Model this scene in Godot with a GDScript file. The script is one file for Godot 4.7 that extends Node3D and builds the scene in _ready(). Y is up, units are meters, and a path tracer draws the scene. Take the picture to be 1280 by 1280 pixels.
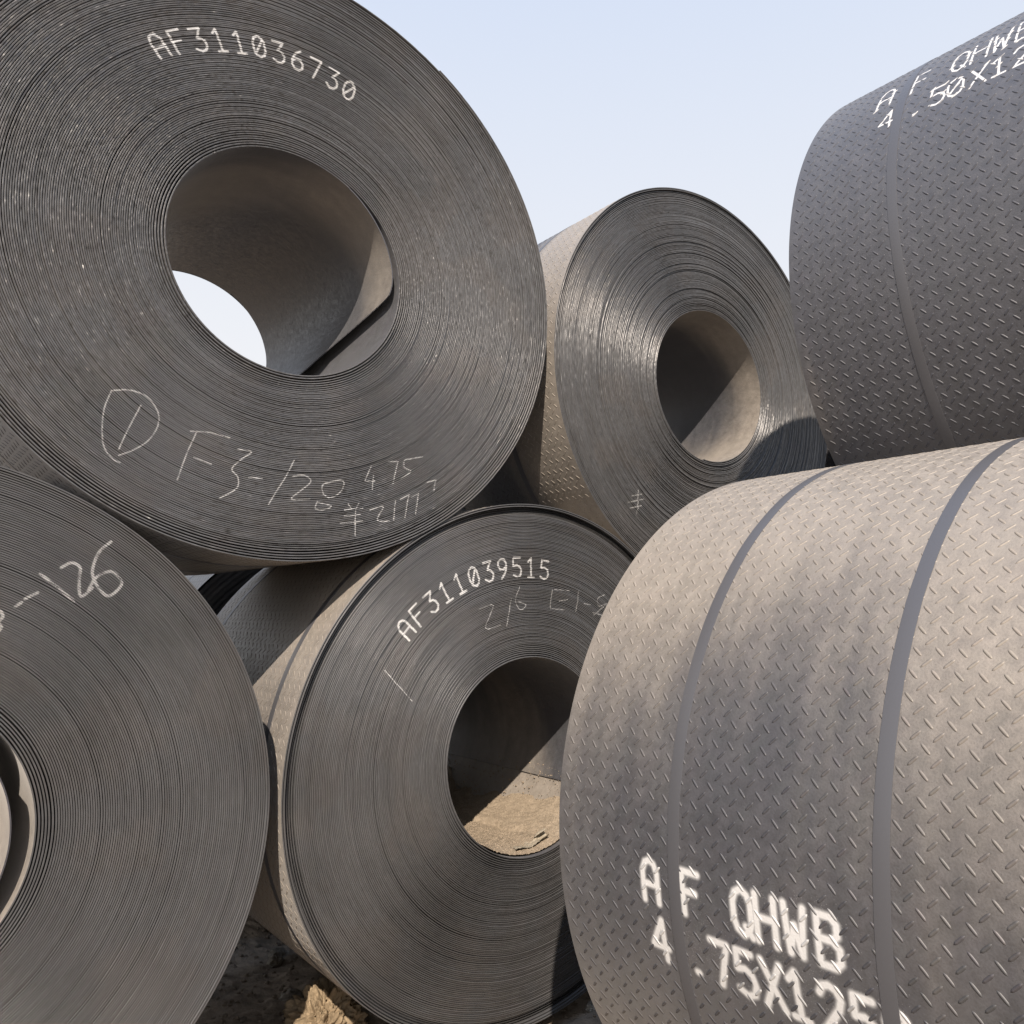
extends Node3D

# Scene axes: x to the right across the coil faces, y up, the coils' axes run along -z. Ground at y = 0, lens at y = 1.545.
const EYE := 1.545
const WIDE := 1.25            # plate width = coil length
const BORE := 0.38
const PLATE := 0.0040         # plate thickness
const STEPS := 216            # segments per turn
const TURNS := 100

var used_names := {}
var rng := RandomNumberGenerator.new()
var noise := FastNoiseLite.new()
var fine := FastNoiseLite.new()
var broad := FastNoiseLite.new()
var steel_map: ImageTexture
var rough_map: ImageTexture
var bump_map: ImageTexture
var lozenge_mesh: ArrayMesh
var strap_material: StandardMaterial3D
var glyphs := {}


func _ready() -> void:
	# ---- camera, sky, sun, exposure
	var cam := Camera3D.new()
	cam.name = "camera"
	cam.fov = 62.6018
	cam.near = 0.05
	cam.far = 2000.0
	cam.transform = Transform3D(
		Basis(Vector3(0.798803, -0.005267, 0.601570), Vector3(-0.065778, 0.993202, 0.096041), Vector3(-0.597986, -0.116288, 0.793026)).orthonormalized(),
		Vector3(0, EYE, 0))
	add_child(cam)

	var env := Environment.new()
	env.background_mode = Environment.BG_SKY
	var sky_mat := ProceduralSkyMaterial.new()
	sky_mat.sky_top_color = Color(0.40, 0.60, 0.84)
	sky_mat.sky_horizon_color = Color(0.875, 0.865, 0.85)
	sky_mat.sky_curve = 1.2
	sky_mat.ground_horizon_color = Color(0.62, 0.58, 0.54)
	sky_mat.ground_bottom_color = Color(0.40, 0.36, 0.32)
	sky_mat.ground_curve = 0.05
	sky_mat.sun_angle_max = 25.0
	sky_mat.sun_curve = 0.12
	var sky := Sky.new()
	sky.sky_material = sky_mat
	env.sky = sky
	env.background_energy_multiplier = 1.0
	env.tonemap_mode = Environment.TONE_MAPPER_LINEAR
	env.tonemap_exposure = 1.35
	env.sdfgi_enabled = true
	env.ssao_enabled = true
	env.ssil_enabled = true
	var we := WorldEnvironment.new()
	we.name = "world_environment"
	we.environment = env
	add_child(we)

	var sun := DirectionalLight3D.new()
	sun.name = "sun"
	sun.light_energy = 1.6
	sun.light_color = Color(1.0, 0.94, 0.87)
	sun.light_angular_distance = 0.6
	sun.shadow_enabled = true
	add_child(sun)
	sun.look_at_from_position(Vector3.ZERO, Vector3(0.4716, -0.6428, -0.6037), Vector3.UP)

	# ---- shared materials and meshes
	rng.seed = 7
	noise.seed = 11
	noise.frequency = 1.0
	noise.fractal_octaves = 4
	broad.seed = 31
	broad.frequency = 1.0
	broad.fractal_octaves = 1
	fine.seed = 23
	fine.frequency = 1.0
	fine.fractal_octaves = 2
	make_maps()
	make_glyphs()
	lozenge_mesh = make_lozenge()
	strap_material = steel(Color(0.115, 0.117, 0.13), 0.40, 0.3)

	# ---- ground
	build_ground()

	# ---- the coils
	var gray := Color(0.168, 0.167, 0.170)
	var blue := Color(0.088, 0.091, 0.108)

	coil({"name": "steel_coil", "label": "steel coil stacked highest at the left, chalked circle and numbers under its open bore",
		"k": 1.024, "glint": 0.17, "lean": 0.14, "steps": 380, "bore_dusty": 0.1, "u": 1.035, "v": 1.163, "s": 2.538, "R": 1.025, "seed": 1, "start": 58.0, "harm_out": [0, 0, 0.025, 0.004], "harm_in": [-0.019, -0.028, 0.011, -0.003],
		"face": gray * 1.05, "body": blue, "dusty": 0.25, "straps": [-0.36, -0.86], "paint": marks_a(), "flap": "a", "z_amp": 0.0025})
	coil({"name": "steel_coil", "label": "steel coil at the lower left edge, cut off, thick chalk figures near its rim",
		"k": 1.008, "glint": 0.04, "slack": 0.25, "lean": 0.0, "u": -0.017, "v": -0.556, "s": 2.535, "R": 0.985, "seed": 2, "start": 150.0, "harm_out": [0, 0, 0.018, -0.004], "harm_in": [0, 0, 0, 0],
		"face": gray, "body": blue, "dusty": 0.6, "straps": [-0.2, -1.08], "paint": marks_d(), "flap": "d", "z_amp": 0.001})
	coil({"name": "steel_coil", "label": "steel coil on the ground at centre with sand lying in its sunlit bore",
		"k": 0.981, "glint": 0.05, "lean": -0.36, "bore_dusty": 0.6, "dip": 0.012, "u": 2.074, "v": -0.559, "s": 2.654, "R": 0.989, "seed": 3, "start": -26.0, "harm_out": [0, 0, 0.006, 0.019], "harm_in": [0.014, -0.001, 0.006, 0],
		"face": gray * 0.98, "body": blue, "dusty": 1.3, "straps": [-0.175, -1.085], "paint": marks_e(), "flap": "", "z_amp": 0.002})
	coil({"name": "steel_coil", "label": "steel coil set back beside the bluish one, whose shadow crosses its face",
		"glint": 0.13, "lean": 0.07, "steps": 300, "bore_dusty": 0.7, "u": 3.221, "v": 1.085, "s": 2.645, "R": 0.993, "seed": 4, "start": -100.0, "harm_out": [0, 0, 0.004, 0], "harm_in": [0.007, 0.008, 0.004, 0.006],
		"face": gray * 1.08, "body": blue, "dusty": 0.7, "straps": [-0.37, -0.95], "paint": marks_c(), "flap": "", "z_amp": 0.004})
	coil({"name": "steel_coil", "label": "dusty checker plate coil in front at lower right, blurred white spray lettering below two straps",
		"u": 2.425, "v": -0.555, "s": 0.458, "R": 0.985, "seed": 5, "start": -120.0, "harm_out": [0, 0, 0, 0], "harm_in": [0, 0, 0, 0],
		"face": gray, "body": blue, "dusty": 0.9, "straps": [-0.867, -0.385], "paint": null, "flap": "", "z_amp": 0.002, "lettering": "f", "shade_seed": 4389, "side_only": true, "near_lozenges": 300})  # patch seed picked so the plate colour carries this coil's shading and dark reflection
	coil({"name": "steel_coil", "label": "bluish checker plate coil at upper right, crisp white stencil lettering along its upper curve",
		"u": 3.450, "v": 1.121, "s": 0.413, "R": 0.980, "seed": 6, "start": -70.0, "harm_out": [0, 0, -0.002, -0.012], "harm_in": [0, 0, 0, 0],
		"face": gray, "body": blue * 1.3, "dusty": -0.25, "strap_skew": 0.06, "straps": [-0.902, -0.42], "paint": null, "flap": "", "z_amp": 0.002, "lettering": "b", "side_only": true})
	coil({"name": "steel_coil", "label": "farther steel coil glimpsed through the dark gap under the highest coil",
		"u": 1.97, "v": -0.556, "s": 4.16, "R": 0.985, "seed": 8, "start": -60.0, "harm_out": [0, 0, 0, 0], "harm_in": [0, 0, 0, 0],
		"face": gray, "body": blue, "dusty": 0.8, "straps": [-0.35], "paint": null, "flap": "", "z_amp": 0.002, "side_only": true})

	coil({"name": "steel_coil", "label": "steel coil in deep shade behind the dusty front coil, under the two coils at right",
		"u": 4.36, "v": -0.556, "s": 2.66, "R": 0.985, "seed": 9, "start": -60.0, "harm_out": [0, 0, 0, 0], "harm_in": [0, 0, 0, 0],
		"face": gray, "body": blue, "dusty": 0.4, "straps": [-0.35, -0.9], "paint": null, "flap": "", "z_amp": 0.002, "side_only": true})
	coil({"name": "steel_coil", "label": "steel coil mostly hidden, in the dark slit between the plain coil and the bluish one",
		"u": 5.39, "v": 1.105, "s": 2.66, "R": 0.985, "seed": 12, "start": -60.0, "harm_out": [0, 0, 0, 0], "harm_in": [0, 0, 0, 0],
		"face": gray, "body": blue, "dusty": 0.3, "straps": [-0.35, -0.9], "paint": null, "flap": "", "z_amp": 0.002, "side_only": true})
	coil({"name": "steel_coil", "label": "steel coil standing right of the sprayed front coil, carrying the bluish one, out of view",
		"u": 4.474, "v": -0.556, "s": 0.42, "R": 0.985, "seed": 10, "start": -60.0, "harm_out": [0, 0, 0, 0], "harm_in": [0, 0, 0, 0],
		"face": gray, "body": blue, "dusty": 0.5, "straps": [-0.4, -0.86], "paint": null, "flap": "", "z_amp": 0.002, "side_only": true})

	# ---- small things
	build_bore_sand()
	build_scrap()
	build_clod()
	build_stones()


# ------------------------------------------------------------------ helpers

func numbered(called: String) -> String:
	var n: int = used_names.get(called, 0)
	used_names[called] = n + 1
	return called if n == 0 else "%s_%03d" % [called, n]


func thing(called: String, label: String, category: String, at: Vector3, group := "") -> Node3D:
	var o := Node3D.new()
	o.name = numbered(called)
	add_child(o)
	o.position = at
	o.set_meta("label", label)
	o.set_meta("category", category)
	if group:
		o.set_meta("group", group)
	return o


func part(parent: Node3D, called: String, mesh: Mesh, mat: Material = null) -> MeshInstance3D:
	var m := MeshInstance3D.new()
	m.name = called
	m.mesh = mesh
	if mat:
		m.material_override = mat
	parent.add_child(m, true)
	return m


func steel(tint: Color, rough: float, metal: float) -> StandardMaterial3D:
	var m := StandardMaterial3D.new()
	m.albedo_color = tint.linear_to_srgb()
	m.roughness = rough
	m.metallic = metal
	return m


func plate_material() -> StandardMaterial3D:
	var m := StandardMaterial3D.new()
	m.vertex_color_use_as_albedo = true
	m.albedo_texture = steel_map
	m.roughness = 1.0
	m.roughness_texture = rough_map
	m.roughness_texture_channel = BaseMaterial3D.TEXTURE_CHANNEL_RED
	m.metallic = 0.06
	m.metallic_specular = 0.65
	m.rim_enabled = true
	m.rim = 0.35
	m.rim_tint = 0.3
	m.heightmap_enabled = true
	m.heightmap_texture = bump_map
	m.heightmap_scale = 0.06
	m.uv1_triplanar = true
	m.uv1_scale = Vector3.ONE * 2.2
	m.uv1_triplanar_sharpness = 4.0
	return m


func with_paint(m: StandardMaterial3D, mask: ImageTexture) -> StandardMaterial3D:
	m.detail_enabled = true
	m.detail_blend_mode = BaseMaterial3D.BLEND_MODE_MIX
	m.detail_uv_layer = BaseMaterial3D.DETAIL_UV_2
	m.detail_albedo = mask
	return m


func grid_mesh(arr: ArrayMesh, P: PackedVector3Array, N: PackedVector3Array, C: PackedColorArray, UV2: PackedVector2Array, I: PackedInt32Array) -> void:
	var a := []
	a.resize(Mesh.ARRAY_MAX)
	a[Mesh.ARRAY_VERTEX] = P
	a[Mesh.ARRAY_NORMAL] = N
	if C.size():
		a[Mesh.ARRAY_COLOR] = C
	if UV2.size():
		a[Mesh.ARRAY_TEX_UV2] = UV2
	a[Mesh.ARRAY_INDEX] = I
	arr.add_surface_from_arrays(Mesh.PRIMITIVE_TRIANGLES, a)


# a quad whose front side is the side the normals point to
func quad(P: PackedVector3Array, N: PackedVector3Array, I: PackedInt32Array, a: int, b: int, c: int, d: int) -> void:
	if (P[c] - P[a]).cross(P[d] - P[b]).dot(N[a]) > 0.0:
		I.append_array(PackedInt32Array([a, c, b, a, d, c]))
	else:
		I.append_array(PackedInt32Array([a, b, c, a, c, d]))


func noise_image(size: int, freq: float, octaves: int, sd: int) -> Image:
	var n := FastNoiseLite.new()
	n.seed = sd
	n.frequency = freq
	n.fractal_octaves = octaves
	return n.get_seamless_image(size, size)


func make_maps() -> void:
	# mill scale: mottled tone with pits and scuffs
	var size := 512
	var a := noise_image(size, 0.012, 5, 3).get_data()
	var b := noise_image(size, 0.12, 3, 5).get_data()
	var c := noise_image(size, 0.035, 4, 9).get_data()
	var tone := PackedByteArray()
	tone.resize(size * size * 3)
	var rough := PackedByteArray()
	rough.resize(size * size)
	var bump := PackedByteArray()
	bump.resize(size * size)
	for i in size * size:
		var t: float = 0.80 + 0.13 * (a[i] / 255.0 - 0.5) + 0.15 * (b[i] / 255.0 - 0.5) + 0.08 * (c[i] / 255.0 - 0.5)
		var pit: float = smoothstep(0.70, 0.85, b[i] / 255.0)
		t *= 1.0 - 0.18 * pit
		tone[i * 3] = int(clampf(t, 0, 1) * 255)
		tone[i * 3 + 1] = int(clampf(t, 0, 1) * 255)
		tone[i * 3 + 2] = int(clampf(t, 0, 1) * 255)
		rough[i] = int(clampf(0.50 + 0.20 * (c[i] / 255.0 - 0.5) + 0.12 * (a[i] / 255.0 - 0.5) + 0.1 * pit, 0, 1) * 255)
		bump[i] = int(clampf(0.5 + 0.5 * (b[i] / 255.0 - 0.5) + 0.5 * (c[i] / 255.0 - 0.5), 0, 1) * 255)
	steel_map = ImageTexture.create_from_image(Image.create_from_data(size, size, false, Image.FORMAT_RGB8, tone))
	rough_map = ImageTexture.create_from_image(Image.create_from_data(size, size, false, Image.FORMAT_L8, rough))
	bump_map = ImageTexture.create_from_image(Image.create_from_data(size, size, false, Image.FORMAT_L8, bump))


# ------------------------------------------------------------------ paint and chalk

func make_glyphs() -> void:
	# strokes in a cell 0..0.62 wide and 0..1 high
	glyphs["A"] = [[0, 0, 0, 0.72, 0.12, 0.93, 0.31, 1, 0.5, 0.93, 0.62, 0.72, 0.62, 0], [0, 0.42, 0.62, 0.42]]
	glyphs["F"] = [[0, 0, 0, 1, 0.62, 1], [0, 0.54, 0.48, 0.54]]
	glyphs["0"] = [[0.31, 0, 0.1, 0.1, 0, 0.3, 0, 0.7, 0.1, 0.9, 0.31, 1, 0.52, 0.9, 0.62, 0.7, 0.62, 0.3, 0.52, 0.1, 0.31, 0], [0.06, 0.14, 0.56, 0.86]]
	glyphs["1"] = [[0.08, 0.8, 0.31, 1, 0.31, 0], [0.08, 0, 0.56, 0]]
	glyphs["2"] = [[0, 0.78, 0.12, 0.95, 0.31, 1, 0.52, 0.94, 0.62, 0.76, 0.54, 0.56, 0, 0, 0.62, 0]]
	glyphs["3"] = [[0.02, 1, 0.6, 1, 0.28, 0.6, 0.48, 0.55, 0.62, 0.38, 0.6, 0.18, 0.45, 0.03, 0.22, 0, 0, 0.14]]
	glyphs["4"] = [[0.5, 0, 0.5, 1, 0, 0.32, 0.64, 0.32]]
	glyphs["5"] = [[0.58, 1, 0.06, 1, 0.03, 0.58, 0.32, 0.62, 0.54, 0.52, 0.62, 0.3, 0.52, 0.08, 0.28, 0, 0, 0.1]]
	glyphs["6"] = [[0.5, 1, 0.2, 0.78, 0.02, 0.45, 0.03, 0.2, 0.15, 0.03, 0.4, 0, 0.58, 0.12, 0.62, 0.32, 0.5, 0.52, 0.25, 0.55, 0.03, 0.4]]
	glyphs["7"] = [[0, 1, 0.62, 1, 0.22, 0]]
	glyphs["9"] = [[0.12, 0, 0.42, 0.22, 0.6, 0.55, 0.6, 0.8, 0.47, 0.97, 0.22, 1, 0.04, 0.88, 0, 0.68, 0.12, 0.48, 0.37, 0.45, 0.6, 0.62]]
	glyphs["Q"] = [[0.31, 0, 0.1, 0.1, 0, 0.3, 0, 0.7, 0.1, 0.9, 0.31, 1, 0.52, 0.9, 0.62, 0.7, 0.62, 0.3, 0.52, 0.1, 0.31, 0], [0.4, 0.2, 0.62, 0]]
	glyphs["H"] = [[0, 0, 0, 1], [0.62, 0, 0.62, 1], [0, 0.52, 0.62, 0.52]]
	glyphs["W"] = [[0, 1, 0.12, 0, 0.31, 0.6, 0.5, 0, 0.62, 1]]
	glyphs["B"] = [[0, 0, 0, 1, 0.42, 1, 0.58, 0.88, 0.58, 0.66, 0.42, 0.53, 0, 0.53], [0.42, 0.53, 0.62, 0.4, 0.62, 0.14, 0.44, 0, 0, 0]]
	glyphs["X"] = [[0, 0, 0.62, 1], [0, 1, 0.62, 0]]
	glyphs["."] = [[0.26, 0.04, 0.34, 0.04]]


# one stroke: points in pixels; half width and soft edge in pixels; worn = share of the grain left bare
func stroke(data: PackedByteArray, w: int, h: int, pts: PackedVector2Array, half: float, soft: float, strength: float, worn: float, sd: int) -> void:
	for k in pts.size() - 1:
		var a := pts[k]
		var b := pts[k + 1]
		var reach := half + soft
		var ab := b - a
		var len2 := maxf(ab.length_squared(), 1e-6)
		for y in range(maxi(0, int(minf(a.y, b.y) - reach)), mini(h, int(maxf(a.y, b.y) + reach) + 2)):
			for x in range(maxi(0, int(minf(a.x, b.x) - reach)), mini(w, int(maxf(a.x, b.x) + reach) + 2)):
				var p := Vector2(x, y)
				var t := clampf((p - a).dot(ab) / len2, 0, 1)
				var d := p.distance_to(a + ab * t)
				if d > reach:
					continue
				var v := 1.0 if d < half else pow(1.0 - (d - half) / soft, 2.0)
				var g := 0.5 + 0.5 * fine.get_noise_2d(x * 0.55 + sd * 37.0, y * 0.55)
				var g2 := 0.5 + 0.5 * fine.get_noise_2d(x * 0.035 + sd * 91.0, y * 0.035)
				v *= strength * clampf((g * 0.75 + g2 * 0.6 - worn) * 4.0, 0.0, 1.0)
				var at := y * w + x
				data[at] = maxi(data[at], int(clampf(v, 0, 1) * 255))


# a drawn line has no sharp corners
func rounded(pts: PackedVector2Array) -> PackedVector2Array:
	if pts.size() < 4:
		return pts
	var out := PackedVector2Array()
	for i in pts.size() - 1:
		var a := pts[maxi(i - 1, 0)]
		var d := pts[mini(i + 2, pts.size() - 1)]
		for t in 4:
			out.append(pts[i].cubic_interpolate(pts[i + 1], a, d, t / 4.0))
	out.append(pts[-1])
	return out


func paint_texture(data: PackedByteArray, w: int, h: int) -> ImageTexture:
	var rgba := PackedByteArray()
	rgba.resize(w * h * 4)
	rgba.fill(215)
	for i in w * h:
		rgba[i * 4 + 3] = data[i]
	return ImageTexture.create_from_image(Image.create_from_data(w, h, false, Image.FORMAT_RGBA8, rgba))


# chalk and stencil marks on a coil's face; the map spans -1.05..1.05 m both ways
func face_paint(size: int, handwriting: Array, hand_half: float, hand_worn: float, text: String, ang0: float, ang1: float, rad0: float, rad1: float, tall: float) -> ImageTexture:
	var data := PackedByteArray()
	data.resize(size * size)
	var k := size / 2.1
	var sd := 1
	for s in handwriting:
		var pts := PackedVector2Array()
		for i in range(0, s.size(), 2):
			pts.append(Vector2((s[i] + 1.05) * k, (1.05 - s[i + 1]) * k))
		pts = rounded(pts)
		stroke(data, size, size, pts, hand_half * k, 0.0016 * k, 0.62, hand_worn + 0.05, sd)
		sd += 1
	var chars := text.length()
	for i in chars:
		if text[i] == " ":
			continue
		var f := float(i) / (chars - 1)
		var ang := deg_to_rad(lerpf(ang0, ang1, f))
		var rad := lerpf(rad0, rad1, f)
		var up := Vector2(cos(ang), sin(ang))
		var right := Vector2(up.y, -up.x)
		for s in glyphs[text[i]]:
			var pts := PackedVector2Array()
			for j in range(0, s.size(), 2):
				var q: Vector2 = up * (rad + s[j + 1] * tall) + right * ((s[j] - 0.31) * tall * 0.86)
				pts.append(Vector2((q.x + 1.05) * k, (1.05 - q.y) * k))
			stroke(data, size, size, pts, 0.0029 * k, 0.0026 * k, 0.9, 0.30, sd)
			sd += 1
	return paint_texture(data, size, size)


func marks_a() -> ImageTexture:
	return face_paint(2048, [
		[-0.551, -0.551, -0.502, -0.542, -0.454, -0.555, -0.422, -0.595, -0.420, -0.639, -0.445, -0.686, -0.487, -0.720, -0.523, -0.738],
		[-0.551, -0.551, -0.568, -0.607, -0.571, -0.672, -0.562, -0.720, -0.538, -0.750, -0.519, -0.759],
		[-0.470, -0.583, -0.494, -0.641, -0.512, -0.686, -0.524, -0.720], [-0.325, -0.642, -0.267, -0.639, -0.206, -0.649],
		[-0.307, -0.643, -0.330, -0.703, -0.358, -0.795], [-0.311, -0.722, -0.259, -0.737],
		[-0.178, -0.682, -0.135, -0.686, -0.166, -0.712, -0.195, -0.746, -0.175, -0.771, -0.178, -0.806, -0.230, -0.841],
		[-0.141, -0.768, -0.097, -0.767], [0.007, -0.699, -0.021, -0.758, -0.075, -0.849],
		[0.004, -0.752, 0.042, -0.744, 0.068, -0.762, 0.031, -0.798, 0.002, -0.826, 0.065, -0.822],
		[0.113, -0.801, 0.108, -0.773, 0.138, -0.758, 0.183, -0.750, 0.179, -0.784, 0.139, -0.812, 0.113, -0.801],
		[0.092, -0.827, 0.084, -0.852, 0.114, -0.854, 0.140, -0.840, 0.096, -0.831],
		[0.288, -0.690, 0.265, -0.743, 0.303, -0.740], [0.298, -0.719, 0.294, -0.770], [0.355, -0.666, 0.394, -0.662, 0.375, -0.742],
		[0.449, -0.647, 0.421, -0.655, 0.421, -0.681, 0.447, -0.692, 0.409, -0.722], [0.439, -0.648, 0.495, -0.634],
		[0.189, -0.850, 0.258, -0.838], [0.190, -0.870, 0.249, -0.861], [0.177, -0.896, 0.258, -0.883], [0.202, -0.828, 0.216, -0.844],
		[0.243, -0.821, 0.232, -0.843, 0.230, -0.935], [0.286, -0.843, 0.338, -0.827, 0.314, -0.876, 0.362, -0.877],
		[0.386, -0.802, 0.378, -0.872], [0.405, -0.797, 0.440, -0.777, 0.423, -0.861], [0.450, -0.785, 0.480, -0.769, 0.466, -0.845],
		[0.516, -0.726, 0.552, -0.714, 0.544, -0.755],
	], 0.0014, 0.34, "AF311036730", 129.8, 75.0, 0.693, 0.650, 0.074)


func marks_d() -> ImageTexture:
	return face_paint(1536, [
		[0.313, 0.579, 0.326, 0.589], [0.334, 0.599, 0.362, 0.615], [0.366, 0.665, 0.406, 0.632, 0.450, 0.593],
		[0.415, 0.683, 0.439, 0.697, 0.461, 0.684, 0.460, 0.650, 0.467, 0.606, 0.494, 0.629],
		[0.536, 0.759, 0.505, 0.726, 0.492, 0.671, 0.510, 0.630, 0.536, 0.607, 0.564, 0.631, 0.566, 0.652, 0.539, 0.676, 0.502, 0.658, 0.485, 0.623],
		[0.266, 0.570, 0.277, 0.569, 0.286, 0.553, 0.276, 0.538, 0.284, 0.525, 0.275, 0.512],
	], 0.0034, 0.38, "", 0, 0, 0, 0, 0)


func marks_e() -> ImageTexture:
	return face_paint(2048, [
		[-0.038, 0.640, -0.056, 0.591, -0.034, 0.552, -0.004, 0.571, -0.043, 0.584], [0.126, 0.632, 0.118, 0.556, 0.192, 0.551],
		[0.139, 0.632, 0.220, 0.628], [0.165, 0.586, 0.206, 0.592], [0.268, 0.628, 0.253, 0.545], [0.295, 0.576, 0.330, 0.571],
		[0.417, 0.613, 0.373, 0.597, 0.380, 0.565, 0.424, 0.576, 0.350, 0.529], [0.344, 0.539, 0.415, 0.523],
		[-0.621, 0.347, -0.564, 0.289, -0.511, 0.237], [-0.228, 0.554, -0.161, 0.569, -0.199, 0.484, -0.130, 0.495], [-0.076, 0.594, -0.100, 0.491],
	], 0.0010, 0.40, "AF311039515", 138.0, 82.8, 0.690, 0.678, 0.074)


func marks_c() -> ImageTexture:
	return face_paint(1024, [
		[-0.519, -0.550, -0.531, -0.658], [-0.586, -0.611, -0.487, -0.589], [-0.561, -0.580, -0.494, -0.566], [-0.571, -0.635, -0.504, -0.620],
	], 0.0016, 0.38, "", 0, 0, 0, 0, 0)


# painted lettering on the plate: each entry is [character, distance of its left side from the far rim, row]
func plate_paint(letters: Array, radius: float, a0: float, a1: float, rows: Array, cell: float, half: float, soft: float, worn: float, slant: float) -> ImageTexture:
	var w := 2048
	var h := 640
	var data := PackedByteArray()
	data.resize(w * h)
	var kx := w / WIDE
	var ky := h / (deg_to_rad(a1 - a0) * radius)
	var sd := 50
	for l in letters:
		var top: float = deg_to_rad(rows[l[2]][0] - a0) * radius
		var bottom: float = deg_to_rad(rows[l[2]][1] - a0) * radius
		for s in glyphs[l[0]]:
			var pts := PackedVector2Array()
			for j in range(0, s.size(), 2):
				var z: float = l[1] + s[j] / 0.62 * cell + (1.0 - s[j + 1]) * slant
				pts.append(Vector2(z * kx, lerpf(bottom, top, s[j + 1]) * ky))
			var scaled := half * ky
			stroke(data, w, h, pts, scaled, soft * ky, 1.0, worn, sd)
			sd += 1
	# drifted specks of spray round the strokes
	if soft > 0.005:
		for k in 2600:
			var l = letters[rng.randi() % letters.size()]
			var x := int((l[1] + rng.randfn(cell * 0.5, cell * 0.55)) * kx)
			var y := int((deg_to_rad(lerpf(rows[l[2]][0], rows[l[2]][1], 0.5) - a0) * radius + rng.randfn(0.0, 0.036)) * ky)
			if x > 1 and y > 1 and x < w - 2 and y < h - 2:
				data[y * w + x] = maxi(data[y * w + x], rng.randi_range(60, 170))
				data[y * w + x + 1] = maxi(data[y * w + x + 1], rng.randi_range(30, 140))
	return paint_texture(data, w, h)


# ------------------------------------------------------------------ the coil

func harmonic(h: Array, ang: float) -> float:
	return h[0] * cos(ang) + h[1] * sin(ang) + h[2] * cos(2.0 * ang) + h[3] * sin(2.0 * ang)


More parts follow.
